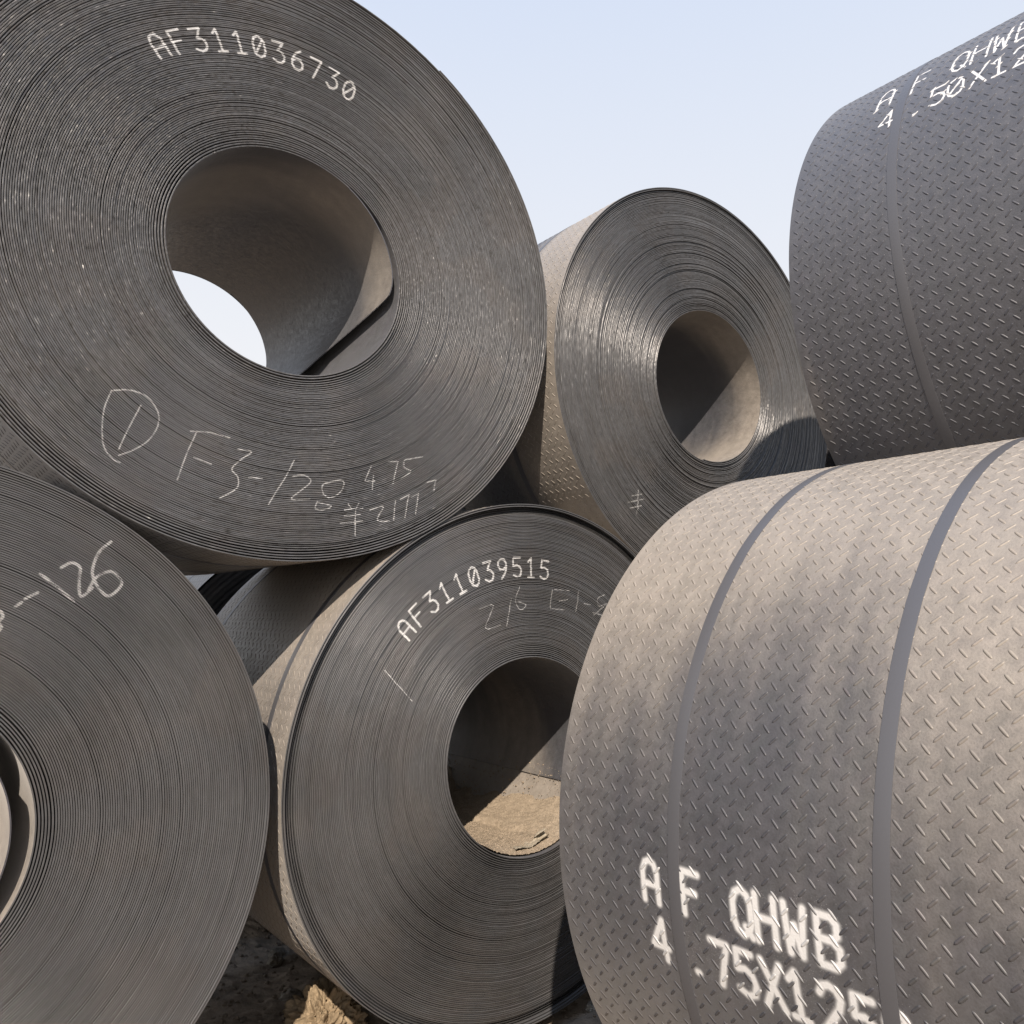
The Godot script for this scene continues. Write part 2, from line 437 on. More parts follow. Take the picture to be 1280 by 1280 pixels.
func coil(d: Dictionary) -> void:
	var k0: float = d.get("k", 1.0)
	var R: float = d.R * k0
	var bore := BORE * k0
	d.bore = bore
	var centre := Vector3(d.u * k0, d.v * k0 + EYE, -d.s * k0)
	var root := thing(d.name, d.label, "steel coil", Vector3(centre.x, centre.y - R, centre.z), "stacked steel coils")
	var start := deg_to_rad(d.start)
	var sd: int = d.seed
	var S: int = d.get("steps", STEPS)
	var seen_face: bool = not d.get("side_only", false)
	var N := TURNS

	# where each turn begins: looser turns at the bore and at the outside
	var r_rng := RandomNumberGenerator.new()
	r_rng.seed = 100 + sd
	var gaps := PackedFloat32Array()
	var total := 0.0
	for k in N + 1:
		var g := 1.0 + 0.16 * r_rng.randf_range(-1, 1)
		if k < 7:
			g += 1.1 - 0.14 * k + r_rng.randf() * 0.7
		if k > N - 7:
			g += (0.7 + r_rng.randf() * 0.8) * d.get("slack", 1.0)
		if r_rng.randf() < 0.06:
			g += 0.9
		gaps.append(g)
		total += g if k < N - 1 else 0.0
	var loose := (R - bore - PLATE) - (N - 1) * PLATE
	var base := PackedFloat32Array([bore])
	for k in N + 1:
		base.append(base[k] + PLATE + gaps[k] / total * loose)
	# so that turn N - 1 (the outermost) lies at R - PLATE at its beginning

	var inner_r := func(i: int) -> float:
		var k := i / S
		return lerpf(base[k], base[k + 1], float(i % S) / S)
	var squash := func(r: float, ang: float) -> float:
		var f := clampf((r - bore) / (R - bore), 0, 1)
		return r + lerpf(harmonic(d.harm_in, ang), harmonic(d.harm_out, ang), f)

	var count := N * S
	var zs := PackedFloat32Array()
	for i in count + 1:
		var tau := float(i) / S
		var z: float = d.z_amp * (1.6 * noise.get_noise_2d(tau * 0.55, sd * 50.0) + 2.4 * noise.get_noise_2d(tau * 0.09, sd * 50.0 + 9.0))
		z += 0.0007 * fine.get_noise_2d(tau * 9.0, sd * 31.0)
		if tau > N - 2.2:
			z += 0.006 * smoothstep(N - 2.2, N - 1.4, tau)
		if tau < 2.5:
			z += 0.004 * (1.0 - smoothstep(0.5, 2.5, tau)) * (1.0 if sd != 2 else 0.3)
		z -= d.get("dip", 0.0) * smoothstep(N - 7.0, N - 5.0, tau) * (1.0 - smoothstep(N - 2.6, N - 2.0, tau))
		zs.append(z)

	# ---- the wound edge of the plate: one continuous spiral with open joints between the turns
	if seen_face:
		var P := PackedVector3Array()
		var NN := PackedVector3Array()
		var C := PackedColorArray()
		var U := PackedVector2Array()
		var I := PackedInt32Array()
		var bev := 0.0007
		var deep := 0.012
		var tone: Color = d.face
		P.resize((count + 1) * 6)
		NN.resize((count + 1) * 6)
		C.resize((count + 1) * 6)
		U.resize((count + 1) * 6)
		for i in count + 1:
			var ang := start + TAU * float(i % S) / S
			var ca := cos(ang)
			var sa := sin(ang)
			var r: float = squash.call(inner_r.call(i), ang)
			var z := zs[i]
			var turn := i / S
			var spark := 1.0 if r_rng.randf() < 0.5 else 0.4
			var tilt: float = d.get("lean", 0.0) + spark * r_rng.randfn(0.0, d.get("glint", 0.1))
			var along := spark * r_rng.randfn(0.0, d.get("glint", 0.1) * 0.7)
			var dz := clampf(tilt, -0.4, 0.4) * 0.0017
			var radial := Vector3(ca, sa, 0)
			var tang := Vector3(-sa, ca, 0)
			var up := (Vector3(0, 0, 1) - radial * tilt + tang * along).normalized()
			var rr := [r, r, r + bev, r + PLATE - bev, r + PLATE, r + PLATE]
			var zz := [-deep, z - bev, z - dz, z + dz, z - bev, -deep]
			var wave := noise.get_noise_3d(r * ca * 2.2, r * sa * 2.2, sd * 7.0)
			var rub := noise.get_noise_2d(turn * 3.7, sd * 13.0 + ang * 0.8)
			var k := 1.0 + 0.26 * wave + 0.15 * rub + r_rng.randf_range(-0.08, 0.08)
			var rust := clampf(noise.get_noise_3d(r * ca * 3.1 + 40.0, r * sa * 3.1, sd * 5.0) * 0.8, 0.0, 0.2)
			var col := Color(tone.r * k * (1.0 + 0.22 * rust), tone.g * k * (1.0 + 0.06 * rust), tone.b * k * (1.0 - 0.08 * rust))
			for j in 6:
				var v := i * 6 + j
				P[v] = Vector3(rr[j] * ca, rr[j] * sa, zz[j])
				C[v] = col
				U[v] = Vector2((rr[j] * ca + 1.05) / 2.1, (1.05 - rr[j] * sa) / 2.1)
			NN[i * 6] = -radial
			NN[i * 6 + 1] = (up - radial).normalized()
			NN[i * 6 + 2] = up
			NN[i * 6 + 3] = up
			NN[i * 6 + 4] = (up + radial).normalized()
			NN[i * 6 + 5] = radial
		for i in count:
			var v := i * 6
			for j in 5:
				if (j == 0 and i < S) or (j == 4 and i >= count - S):
					continue
				I.append_array(PackedInt32Array([v + j, v + j + 7, v + j + 1, v + j, v + j + 6, v + j + 7]))
			if i + S < count:
				var w := (i + S) * 6
				I.append_array(PackedInt32Array([v + 5, w + 6, w, v + 5, v + 11, w + 6]))
		var mesh := ArrayMesh.new()
		grid_mesh(mesh, P, NN, C, U, I)
		var m := StandardMaterial3D.new()
		m.vertex_color_use_as_albedo = true
		m.roughness = 0.38
		m.metallic = 0.2
		m.albedo_color = Color(0.735, 0.74, 0.75)
		if d.paint:
			with_paint(m, d.paint)
		part(root, "wound_face", mesh, m).position.y = R
	else:
		var m := StandardMaterial3D.new()
		m.vertex_color_use_as_albedo = true
		m.roughness = 0.45
		m.metallic = 0.3
		part(root, "wound_face", ring_face(R, d, true), m).position.y = R
	var back := StandardMaterial3D.new()
	back.vertex_color_use_as_albedo = true
	back.roughness = 0.45
	back.metallic = 0.3
	part(root, "back_face", ring_face(R, d, false), back).position = Vector3(0, R, -WIDE)

	# ---- outer wrap
	var lettered: String = d.get("lettering", "")
	var a0 := 0.0
	var a1 := 0.0
	if lettered == "f":
		a0 = 176.0
		a1 = 198.0
	elif lettered == "b":
		a0 = 133.0
		a1 = 157.0
	var rows := 50
	var P := PackedVector3Array()
	var NN := PackedVector3Array()
	var C := PackedColorArray()
	var U := PackedVector2Array()
	var I := PackedInt32Array()
	var IL := PackedInt32Array()
	var first := (N - 1) * S
	for i in S + 1:
		var ang := start + TAU * float(i) / S
		var r: float = squash.call(inner_r.call(first + i) + PLATE, ang)
		var deg := fposmod(rad_to_deg(ang), 360.0)
		for j in rows + 1:
			var z: float = (zs[first + i] - 0.0007) if j == 0 else -WIDE * j / rows
			P.append(Vector3(r * cos(ang), r * sin(ang), z))
			NN.append(Vector3(cos(ang), sin(ang), 0))
			C.append(plate_tone(d.body, d.dusty, z, ang * R, d.get("shade_seed", sd)))
			if a1 > a0:
				U.append(Vector2((z + WIDE) / WIDE, (deg - a0) / (a1 - a0)))
	for i in S:
		var mid := fposmod(rad_to_deg(start + TAU * (i + 0.5) / S), 360.0)
		var painted := mid > a0 and mid < a1
		for j in rows:
			var v := i * (rows + 1) + j
			if painted:
				quad(P, NN, IL, v, v + rows + 1, v + rows + 2, v + 1)
			else:
				quad(P, NN, I, v, v + rows + 1, v + rows + 2, v + 1)
	# the cut end of the outermost turn
	var v0 := P.size()
	var ra: float = squash.call(inner_r.call(first) + PLATE, start)
	var rb: float = squash.call(inner_r.call(first + S - 1) + PLATE, start)
	var radial := Vector3(cos(start), sin(start), 0)
	var tangent := Vector3(-sin(start), cos(start), 0)
	for q in [radial * ra, radial * rb, radial * rb - Vector3(0, 0, WIDE), radial * ra - Vector3(0, 0, WIDE)]:
		P.append(q)
		NN.append(tangent)
		C.append(d.body)
		if a1 > a0:
			U.append(Vector2.ZERO)
	quad(P, NN, I, v0, v0 + 1, v0 + 2, v0 + 3)
	var body := ArrayMesh.new()
	grid_mesh(body, P, NN, C, U, I)
	var wrap := part(root, "outer_wrap", body)
	wrap.position.y = R
	var plain := plate_material()
	wrap.set_surface_override_material(0, plain)
	if lettered:
		grid_mesh(body, P, NN, C, U, IL)
		var map: ImageTexture
		if lettered == "f":
			map = plate_paint([["A", 0.290, 0], ["F", 0.408, 0], ["Q", 0.542, 0], ["H", 0.598, 0], ["W", 0.664, 0], ["B", 0.736, 0],
				["4", 0.303, 1], [".", 0.405, 1], ["7", 0.474, 1], ["5", 0.536, 1], ["X", 0.600, 1], ["1", 0.656, 1], ["2", 0.728, 1], ["5", 0.794, 1], ["0", 0.856, 1]],
				R, a0, a1, [[180.3, 185.4], [187.5, 192.6]], 0.043, 0.0046, 0.0090, 0.06, 0.004)
		else:
			map = plate_paint([["A", 0.245, 0], ["F", 0.366, 0], ["Q", 0.495, 0], ["H", 0.558, 0], ["W", 0.620, 0], ["B", 0.690, 0],
				["4", 0.285, 1], [".", 0.385, 1], ["5", 0.456, 1], ["0", 0.512, 1], ["X", 0.580, 1], ["1", 0.640, 1], ["2", 0.705, 1], ["5", 0.770, 1]],
				R, a0, a1, [[137.2, 144.6], [147.5, 152.7]], 0.047, 0.0030, 0.0022, 0.10, 0.008)
		wrap.set_surface_override_material(1, with_paint(plate_material(), map))

	# ---- bore wall, with the cut inner end of the plate
	P = PackedVector3Array()
	NN = PackedVector3Array()
	C = PackedColorArray()
	I = PackedInt32Array()
	for i in S + 1:
		var ang := start + TAU * float(i) / S
		var r: float = squash.call(inner_r.call(i), ang)
		for j in rows + 1:
			var z: float = (zs[i] - 0.0007) if j == 0 else -WIDE * j / rows
			P.append(Vector3(r * cos(ang), r * sin(ang), z))
			NN.append(Vector3(-cos(ang), -sin(ang), 0))
			C.append(plate_tone(d.body, d.get("bore_dusty", d.dusty), z + 7.0, ang * bore, sd + 40))
	for i in S:
		for j in rows:
			var v := i * (rows + 1) + j
			quad(P, NN, I, v, v + rows + 1, v + rows + 2, v + 1)
	v0 = P.size()
	ra = squash.call(inner_r.call(0), start)
	rb = squash.call(inner_r.call(S), start)
	for q in [radial * ra, radial * rb, radial * rb - Vector3(0, 0, WIDE), radial * ra - Vector3(0, 0, WIDE)]:
		P.append(q)
		NN.append(-tangent)
		C.append(d.body)
	quad(P, NN, I, v0, v0 + 1, v0 + 2, v0 + 3)
	var tube := ArrayMesh.new()
	grid_mesh(tube, P, NN, C, PackedVector2Array(), I)
	part(root, "bore_wall", tube, plain).position.y = R

	# ---- loosened innermost turn
	if d.flap == "a":
		# its end is cut slantwise, so that its near edge runs away into the bore: [degrees, gap to the wall, depth of the edge]
		var list := []
		for e in [[58, -0.0042, 0.0], [52, -0.003, 0.0], [44, 0.0, 0.0], [36, 0.003, 0.0], [27, 0.006, 0.0], [18, 0.008, 0.001], [8, 0.010, 0.003], [0, 0.012, 0.008], [-6, 0.015, 0.02], [-9, 0.017, 0.05], [-12, 0.019, 0.14], [-17, 0.023, 0.29], [-22, 0.028, 0.42], [-27, 0.031, 0.52], [-36, 0.034, 0.64], [-47, 0.033, 0.72], [-58, 0.028, 0.78], [-70, 0.018, 0.84], [-82, 0.004, 0.90]]:
			list.append([e[0], bore + harmonic(d.harm_in, deg_to_rad(e[0])) - e[1], e[2]])
		part(root, "loose_inner_end", loose_strip(list, 1.24, d.body, 0.1, bore, sd + 40), plain).position.y = R
	elif d.flap == "d":
		var list := []
		for k in 40:
			var a := 150.0 - k * 8.0
			list.append([a, bore - 0.004 - 0.043 * (1.0 - smoothstep(70.0, 150.0, a)), 0.002])
		part(root, "loose_inner_end", loose_strip(list, 1.25, d.body, 0.8, bore, sd + 40), plain).position.y = R

	# ---- steel straps
	for z in d.straps:
		var st := part(root, "steel_strap", strap(R, d, z, inner_r, squash), strap_material)
		st.position.y = R

	# ---- raised pattern of the plate
	var spots: Array[Transform3D] = []
	var tones := PackedColorArray()
	var paint_map: Image = null
	if lettered:
		paint_map = (wrap.get_surface_override_material(1) as StandardMaterial3D).detail_albedo.get_image()
	var pitch_a := TAU * R / 138.0
	for row in 138:
		for col in 30:
			for way in 2:
				var ang := (row + way * 0.5) * pitch_a / R
				var z := -0.024 - col * 0.0414 - way * 0.0207
				if z < -WIDE + 0.012:
					continue
				var turned := fposmod(ang - start, TAU)
				var r: float = squash.call(inner_r.call(first + int(turned / TAU * S)) + PLATE, ang)
				var out := Vector3(cos(ang), sin(ang), 0)
				var round_ := Vector3(-sin(ang), cos(ang), 0)
				# "way" 0 runs down and towards the near end, 1 the other way
				var lengthwise := (round_ + Vector3(0, 0, 1.0 if way == 0 else -1.0)).normalized()
				spots.append(Transform3D(Basis(lengthwise, out, lengthwise.cross(out)), out * r + Vector3(0, 0, z)))
				var tone := plate_tone(d.body, d.dusty, z, (start + turned) * R, d.get("shade_seed", sd))
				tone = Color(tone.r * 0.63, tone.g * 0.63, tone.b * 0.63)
				var deg := rad_to_deg(ang)
				if paint_map and deg > a0 and deg < a1:
					var c := paint_map.get_pixel(int(clampf((z + WIDE) / WIDE, 0, 0.999) * paint_map.get_width()), int((deg - a0) / (a1 - a0) * paint_map.get_height()))
					tone = tone.lerp(Color(0.6, 0.6, 0.6), c.a * 0.85)
				tones.append(tone)
	var alone: int = d.get("near_lozenges", 0)
	var plucked := {}
	if alone:
		var eye := Vector3(0, EYE, 0) - root.position - Vector3(0, R, 0)
		var cam_b := Basis(Vector3(0.798803, -0.005267, 0.601570), Vector3(-0.065778, 0.993202, 0.096041), Vector3(-0.597986, -0.116288, 0.793026))
		var near := []
		for t in spots.size():
			var o: Vector3 = spots[t].origin
			var c := (o - eye) * cam_b
			if c.z > -0.1 or absf(c.x / c.z) > 0.6 or absf(c.y / c.z) > 0.6 or (eye - o).dot(spots[t].basis.y) < 0.0:
				continue
			near.append([o.distance_to(eye), t])
		near.sort()
		for k in mini(alone, near.size()):
			plucked[near[k][1]] = true
	var mm := MultiMesh.new()
	mm.transform_format = MultiMesh.TRANSFORM_3D
	mm.use_colors = true
	mm.mesh = lozenge_mesh
	mm.instance_count = spots.size() - plucked.size()
	var n := 0
	for t in spots.size():
		if plucked.has(t):
			var l := part(root, "raised_lozenge", lozenge_mesh, lozenge_material(tones[t]))
			l.transform = spots[t]
			l.position.y += R
		else:
			mm.set_instance_transform(n, spots[t])
			mm.set_instance_color(n, tones[t])
			n += 1
	var tread := MultiMeshInstance3D.new()
	tread.name = "lozenge_pattern"
	tread.multimesh = mm
	tread.material_override = lozenge_material(Color.WHITE)
	tread.set_meta("kind", "stuff")
	root.add_child(tread, true)
	tread.position.y = R


func lozenge_material(tone: Color) -> StandardMaterial3D:
	# a few shared shades
	var q := Color(snappedf(tone.r, 0.004), snappedf(tone.g, 0.004), snappedf(tone.b, 0.004))
	var key := "lozenge %s" % q
	if not glyphs.has(key):
		var m := steel(q, 0.5, 0.05)
		m.vertex_color_use_as_albedo = tone == Color.WHITE
		glyphs[key] = m
	return glyphs[key]


func plate_tone(tone: Color, dusty: float, z: float, arc: float, sd: int) -> Color:
	# clean scale is blue-grey, and settled yard dust covers it in broad uneven patches; on the front coil these paint in its shading and reflection
	var a := noise.get_noise_3d(z * 2.6, arc * 1.6, sd * 3.0)
	var b := noise.get_noise_3d(z * 9.0, arc * 3.0, sd * 3.0 + 20.0)
	var streak := noise.get_noise_3d(z * 22.0, arc * 1.2, sd * 3.0 + 60.0)
	var k := 1.0 + 0.06 * a + 0.05 * b + 0.07 * streak
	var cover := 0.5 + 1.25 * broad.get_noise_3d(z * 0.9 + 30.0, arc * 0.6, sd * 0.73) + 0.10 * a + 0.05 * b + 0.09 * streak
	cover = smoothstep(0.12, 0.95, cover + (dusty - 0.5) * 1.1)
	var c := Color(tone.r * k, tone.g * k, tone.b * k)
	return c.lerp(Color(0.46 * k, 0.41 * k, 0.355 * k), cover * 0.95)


func ring_face(R: float, d: Dictionary, front: bool) -> ArrayMesh:
	# the end of a coil that the photograph does not show: turns as low ridges
	var P := PackedVector3Array()
	var N := PackedVector3Array()
	var C := PackedColorArray()
	var I := PackedInt32Array()
	var seg := 96
	var rings := 48
	var dir := 1.0 if front else -1.0
	for i in seg + 1:
		var ang := TAU * i / seg
		for j in rings + 1:
			var f := float(j) / rings
			var r := lerpf(d.bore, R - 0.0065, f) + lerpf(harmonic(d.harm_in, ang), harmonic(d.harm_out, ang), f)
			P.append(Vector3(r * cos(ang), r * sin(ang), (-0.012 if j % 2 and j < rings else -0.001) * dir if j > 0 and j < rings else 0.0))
			N.append(Vector3(cos(ang) * (0.5 if j % 2 else -0.5), sin(ang) * (0.5 if j % 2 else -0.5), dir).normalized())
			var k := 0.8 + 0.35 * noise.get_noise_2d(j * 3.1, ang * 2.0 + d.seed)
			C.append(Color(d.face.r * k, d.face.g * k, d.face.b * k))
	for i in seg:
		for j in rings:
			var v := i * (rings + 1) + j
			quad(P, N, I, v, v + rings + 1, v + rings + 2, v + 1)
	var m := ArrayMesh.new()
	grid_mesh(m, P, N, C, PackedVector2Array(), I)
	return m


# a strip of plate that has sprung off the bore: entries of [degrees, radius, depth of the near edge]
func loose_strip(list: Array, far: float, tone: Color, dusty: float, bore: float, sd: int) -> ArrayMesh:
	var curve := Curve3D.new()
	for e in list:
		var a := deg_to_rad(e[0])
		curve.add_point(Vector3(cos(a) * e[1], sin(a) * e[1], -e[2]))
	for k in range(1, list.size() - 1):
		var t := (curve.get_point_position(k + 1) - curve.get_point_position(k - 1)) / 6.0
		curve.set_point_in(k, -t)
		curve.set_point_out(k, t)
	curve.bake_interval = 0.006
	var pts := curve.tessellate(5, 0.6)
	var P := PackedVector3Array()
	var N := PackedVector3Array()
	var C := PackedColorArray()
	var I := PackedInt32Array()
	var rows := 40
	var n := pts.size()
	var near := PackedFloat32Array()
	for i in n:
		near.append(-pts[i].z)
		pts[i].z = 0.0
	var bends := PackedFloat32Array()
	for i in n:
		var bend := atan2(pts[i].y, pts[i].x)
		bends.append(bend - TAU if i > 0 and bend > bends[i - 1] + 1.0 else bend)
	var normals := PackedVector3Array()
	for i in n:
		var t := pts[mini(i + 1, n - 1)] - pts[maxi(i - 1, 0)]
		var q := Vector3(t.y, -t.x, 0).normalized()
		normals.append(q if q.dot(-pts[i]) > 0 else -q)
	# inner side, outer side, near edge, far edge, two ends
	for side in 2:
		var b := P.size()
		for i in n:
			for j in rows + 1:
				var z := lerpf(-near[i], -far, float(j) / rows)
				P.append(pts[i] + normals[i] * (PLATE if side == 0 else 0.0) + Vector3(0, 0, z))
				N.append(normals[i] * (1.0 if side == 0 else -1.0))
				C.append(plate_tone(tone, dusty, z + 7.0, bends[i] * bore, sd))
		for i in n - 1:
			for j in rows:
				var v := b + i * (rows + 1) + j
				quad(P, N, I, v, v + rows + 1, v + rows + 2, v + 1)
	for e in 2:
		var b := P.size()
		for i in n:
			for side in 2:
				P.append(pts[i] + normals[i] * (PLATE if side == 0 else 0.0) + Vector3(0, 0, -near[i] if e == 0 else -far))
				N.append(Vector3(0, 0, 1 if e == 0 else -1))
				C.append(tone * 0.9)
		for i in n - 1:
			var v := b + i * 2
			quad(P, N, I, v, v + 2, v + 3, v + 1)
	for e in 2:
		var i := 0 if e == 0 else n - 1
		var b := P.size()
		var out := (pts[0] - pts[1]).normalized() if e == 0 else (pts[n - 1] - pts[n - 2]).normalized()
		for q in [pts[i], pts[i] + normals[i] * PLATE]:
			for z in [-near[i], -far]:
				P.append(q + Vector3(0, 0, z))
				N.append(out)
				C.append(tone * 0.9)
		quad(P, N, I, b, b + 1, b + 3, b + 2)
	var m := ArrayMesh.new()
	grid_mesh(m, P, N, C, PackedVector2Array(), I)
	return m


# a flat steel band pulled tight over the raised pattern
func strap(R: float, d: Dictionary, z0: float, inner_r: Callable, squash: Callable) -> ArrayMesh:
	var P := PackedVector3Array()
	var N := PackedVector3Array()
	var I := PackedInt32Array()
	var S: int = d.get("steps", STEPS)
	var start := deg_to_rad(d.start)
	var first := (TURNS - 1) * S
	var half := 0.016
	var prof := [[half, 0.0001, 1, 0], [half, 0.0012, 1, 0], [half, 0.0012, 0.2, 1], [half - 0.0010, 0.0014, 0.06, 1], [-half + 0.0010, 0.0014, -0.06, 1], [-half, 0.0012, -0.2, 1], [-half, 0.0012, -1, 0], [-half, 0.0001, -1, 0]]
	for i in S + 1:
		var ang := start + TAU * float(i) / S
		var r: float = squash.call(inner_r.call(first + i) + PLATE, ang)
		var skew: float = d.get("strap_skew", 0.006) * sin(ang - deg_to_rad(144.0)) + 0.0012 * noise.get_noise_2d(ang * 6.0, z0 * 40.0)
		var out := Vector3(cos(ang), sin(ang), 0)
		for p in prof:
			P.append(out * (r + p[1]) + Vector3(0, 0, z0 + p[0] + skew))
			N.append((Vector3(0, 0, p[2]) + out * p[3]).normalized())
	for i in S:
		for j in 7:
			if j == 1 or j == 5:
				continue
			var v := i * 8 + j
			quad(P, N, I, v, v + 8, v + 9, v + 1)
	var m := ArrayMesh.new()
	grid_mesh(m, P, N, PackedColorArray(), PackedVector2Array(), I)
	return m


func make_lozenge() -> ArrayMesh:
	# a lens-shaped bump: x lengthwise, y up
	var P := PackedVector3Array()
	var N := PackedVector3Array()
	var I := PackedInt32Array()
	var n := 8
	for i in n + 1:
		var f := float(i) / n * 2.0 - 1.0
		var w := 0.0036 * sqrt(maxf(0.0, 1.0 - pow(absf(f), 2.4)))
		var h := 0.0009 * pow(maxf(0.0, 1.0 - pow(absf(f), 3.0)), 0.5)
		var x := f * 0.0135
		P.append_array(PackedVector3Array([Vector3(x, -0.0004, -w - 0.0005), Vector3(x, h * 0.72, -w * 0.55), Vector3(x, h, 0), Vector3(x, h * 0.72, w * 0.55), Vector3(x, -0.0004, w + 0.0005)]))
		var e := signf(f) * smoothstep(0.6, 1.0, absf(f)) * 1.2
		N.append_array(PackedVector3Array([Vector3(e, 0.45, -1).normalized(), Vector3(e, 1, -0.75).normalized(), Vector3(e, 1, 0).normalized(), Vector3(e, 1, 0.75).normalized(), Vector3(e, 0.45, 1).normalized()]))
	for i in n:
		for j in 4:
			quad(P, N, I, i * 5 + j, i * 5 + j + 5, i * 5 + j + 6, i * 5 + j + 1)
	var m := ArrayMesh.new()
	grid_mesh(m, P, N, PackedColorArray(), PackedVector2Array(), I)
	return m


# ------------------------------------------------------------------ ground and small things

func earth_material(scale: float) -> StandardMaterial3D:
	var m := StandardMaterial3D.new()
	m.vertex_color_use_as_albedo = true
	m.albedo_texture = steel_map
	m.uv1_triplanar = true
	m.uv1_world_triplanar = true
	m.uv1_scale = Vector3.ONE * scale
	m.roughness = 0.95
	m.metallic_specular = 0.2
	m.heightmap_enabled = true
	m.heightmap_texture = bump_map
	m.heightmap_scale = 0.5
	return m


func ground_height(x: float, z: float) -> float:
	var near := 1.0 - smoothstep(6.0, 30.0, Vector2(x - 1.5, z + 3.0).length())
	return (0.016 * noise.get_noise_2d(x * 1.3, z * 1.3) + 0.012 * noise.get_noise_2d(x * 6.0 + 9.0, z * 6.0) + 0.006 * fine.get_noise_2d(x * 22.0, z * 22.0)) * near - 0.008


func build_ground() -> void:
	var P := PackedVector3Array()
	var N := PackedVector3Array()
	var C := PackedColorArray()
	var I := PackedInt32Array()
	var n := 300
	var mid := Vector2(1.5, -3.0)
	var line := PackedFloat32Array()
	for i in n + 1:
		var f := float(i) / n * 2.0 - 1.0
		line.append(signf(f) * (2.2 * absf(f) + 1200.0 * pow(absf(f), 9.0)))
	for i in n + 1:
		for j in n + 1:
			var x := mid.x + line[i]
			var z := mid.y + line[j]
			var e := 0.012
			P.append(Vector3(x, ground_height(x, z), z))
			N.append(Vector3(ground_height(x - e, z) - ground_height(x + e, z), 2.0 * e, ground_height(x, z - e) - ground_height(x, z + e)).normalized())
			var k := 1.0 + 0.35 * noise.get_noise_2d(x * 2.3 + 50.0, z * 2.3) + 0.25 * noise.get_noise_2d(x * 13.0, z * 13.0 + 50.0)
			C.append(Color(0.40 * k, 0.325 * k, 0.25 * k))
	for i in n:
		for j in n:
			var v := i * (n + 1) + j
			quad(P, N, I, v, v + n + 1, v + n + 2, v + 1)
	var mesh := ArrayMesh.new()
	grid_mesh(mesh, P, N, C, PackedVector2Array(), I)
	var g := MeshInstance3D.new()
	g.name = "ground"
	g.mesh = mesh
	g.material_override = earth_material(3.0)
	g.set_meta("kind", "structure")
	g.set_meta("label", "dusty brown earth yard under the coils")
	add_child(g)


# sand blown into the bore of the centre coil
func build_bore_sand() -> void:
	var P := PackedVector3Array()
	var N := PackedVector3Array()
	var C := PackedColorArray()
	var I := PackedInt32Array()
	var na := 110
	var nz := 200
	var centre := Vector3(2.074, -0.559, -2.654) * 0.981 + Vector3(0, EYE, 0)
	var at := func(i: int, j: int) -> Vector3:
		var f := float(i) / na
		var z0 := lerpf(-0.012, -1.2, float(j) / nz)
		var ang := deg_to_rad(lerpf(-128.0, -43.0 + 16.0 * noise.get_noise_2d(z0 * 2.2, 4.0), f))
		var z := z0
		var wall := BORE * 0.981 + harmonic([0.014, -0.001, 0.006, 0], ang)
		var thick := 0.020 * pow(sin(PI * f), 1.2) * (0.55 + 0.75 * noise.get_noise_2d(f * 2.0, z * 1.4) + 0.35)
		thick *= smoothstep(0.0, 0.10, -z)
		# a furrow scraped along the drift
		thick -= 0.014 * exp(-pow((f - 0.66 - 0.10 * z) / 0.035, 2.0)) * smoothstep(0.0, 0.3, -z)
		thick += 0.004 * noise.get_noise_2d(f * 26.0, z * 14.0) + 0.0022 * fine.get_noise_2d(f * 110.0, z * 90.0)
		var edge := smoothstep(0.0, 0.06, f) * smoothstep(1.0, 0.94, f)
		var r := wall - maxf(thick, 0.0) * edge + 0.004 * (1.0 - edge) - 0.0012
		return Vector3(r * cos(ang), r * sin(ang), z)
	for i in na + 1:
		for j in nz + 1:
			var p: Vector3 = at.call(i, j)
			P.append(p)
			var a: Vector3 = at.call(mini(i + 1, na), j) - at.call(maxi(i - 1, 0), j)
			var b: Vector3 = at.call(i, mini(j + 1, nz)) - at.call(i, maxi(j - 1, 0))
			var q := a.cross(b).normalized()
			N.append(q if q.dot(Vector3(-p.x, -p.y, 0)) > 0 else -q)
			var k := 1.0 + 0.2 * noise.get_noise_2d(i * 0.09, j * 0.06) + 0.2 * fine.get_noise_2d(i * 1.3, j * 1.3)
			C.append(Color(0.54 * k, 0.445 * k, 0.335 * k))
	for i in na:
		for j in nz:
			var v := i * (nz + 1) + j
			quad(P, N, I, v, v + nz + 1, v + nz + 2, v + 1)
	var mesh := ArrayMesh.new()
	grid_mesh(mesh, P, N, C, PackedVector2Array(), I)
	var s := MeshInstance3D.new()
	s.name = "sand_drift"
	s.mesh = mesh
	s.material_override = earth_material(9.0)
	s.position = centre
	s.set_meta("label", "drift of pale sand lying along the bottom of the centre coil's bore")
	s.set_meta("category", "sand")
	s.set_meta("kind", "stuff")
	add_child(s)
	var mm := MultiMesh.new()
	mm.transform_format = MultiMesh.TRANSFORM_3D
	mm.mesh = lump(Vector3(0.0026, 0.0019, 0.0022), 44, 0.6, Color(0.56, 0.46, 0.35), 4)
	mm.instance_count = 7000
	rng.seed = 5
	for k in 7000:
		var i := int(clampf(rng.randfn(0.46, 0.2), 0.06, 0.94) * na)
		var j := int(pow(rng.randf(), 1.3) * (nz - 1))
		var p := P[i * (nz + 1) + j].lerp(P[(i + 1) * (nz + 1) + j + 1], rng.randf())
		if k % 6 == 0:
			var ang := deg_to_rad(-52.0 + 34.0 * pow(rng.randf(), 1.6))
			var wall := BORE * 0.981 + harmonic([0.014, -0.001, 0.006, 0], ang)
			p = Vector3(wall * cos(ang), wall * sin(ang), -1.2 * rng.randf())
		mm.set_instance_transform(k, Transform3D(Basis.from_euler(Vector3(rng.randf(), rng.randf(), rng.randf()) * TAU).scaled(Vector3.ONE * (0.45 + 1.3 * pow(rng.randf(), 4.0))), p))
	var grains := MultiMeshInstance3D.new()
	grains.name = "sand_grains"
	grains.multimesh = mm
	grains.material_override = earth_material(9.0)
	grains.set_meta("kind", "stuff")
	s.add_child(grains, true)


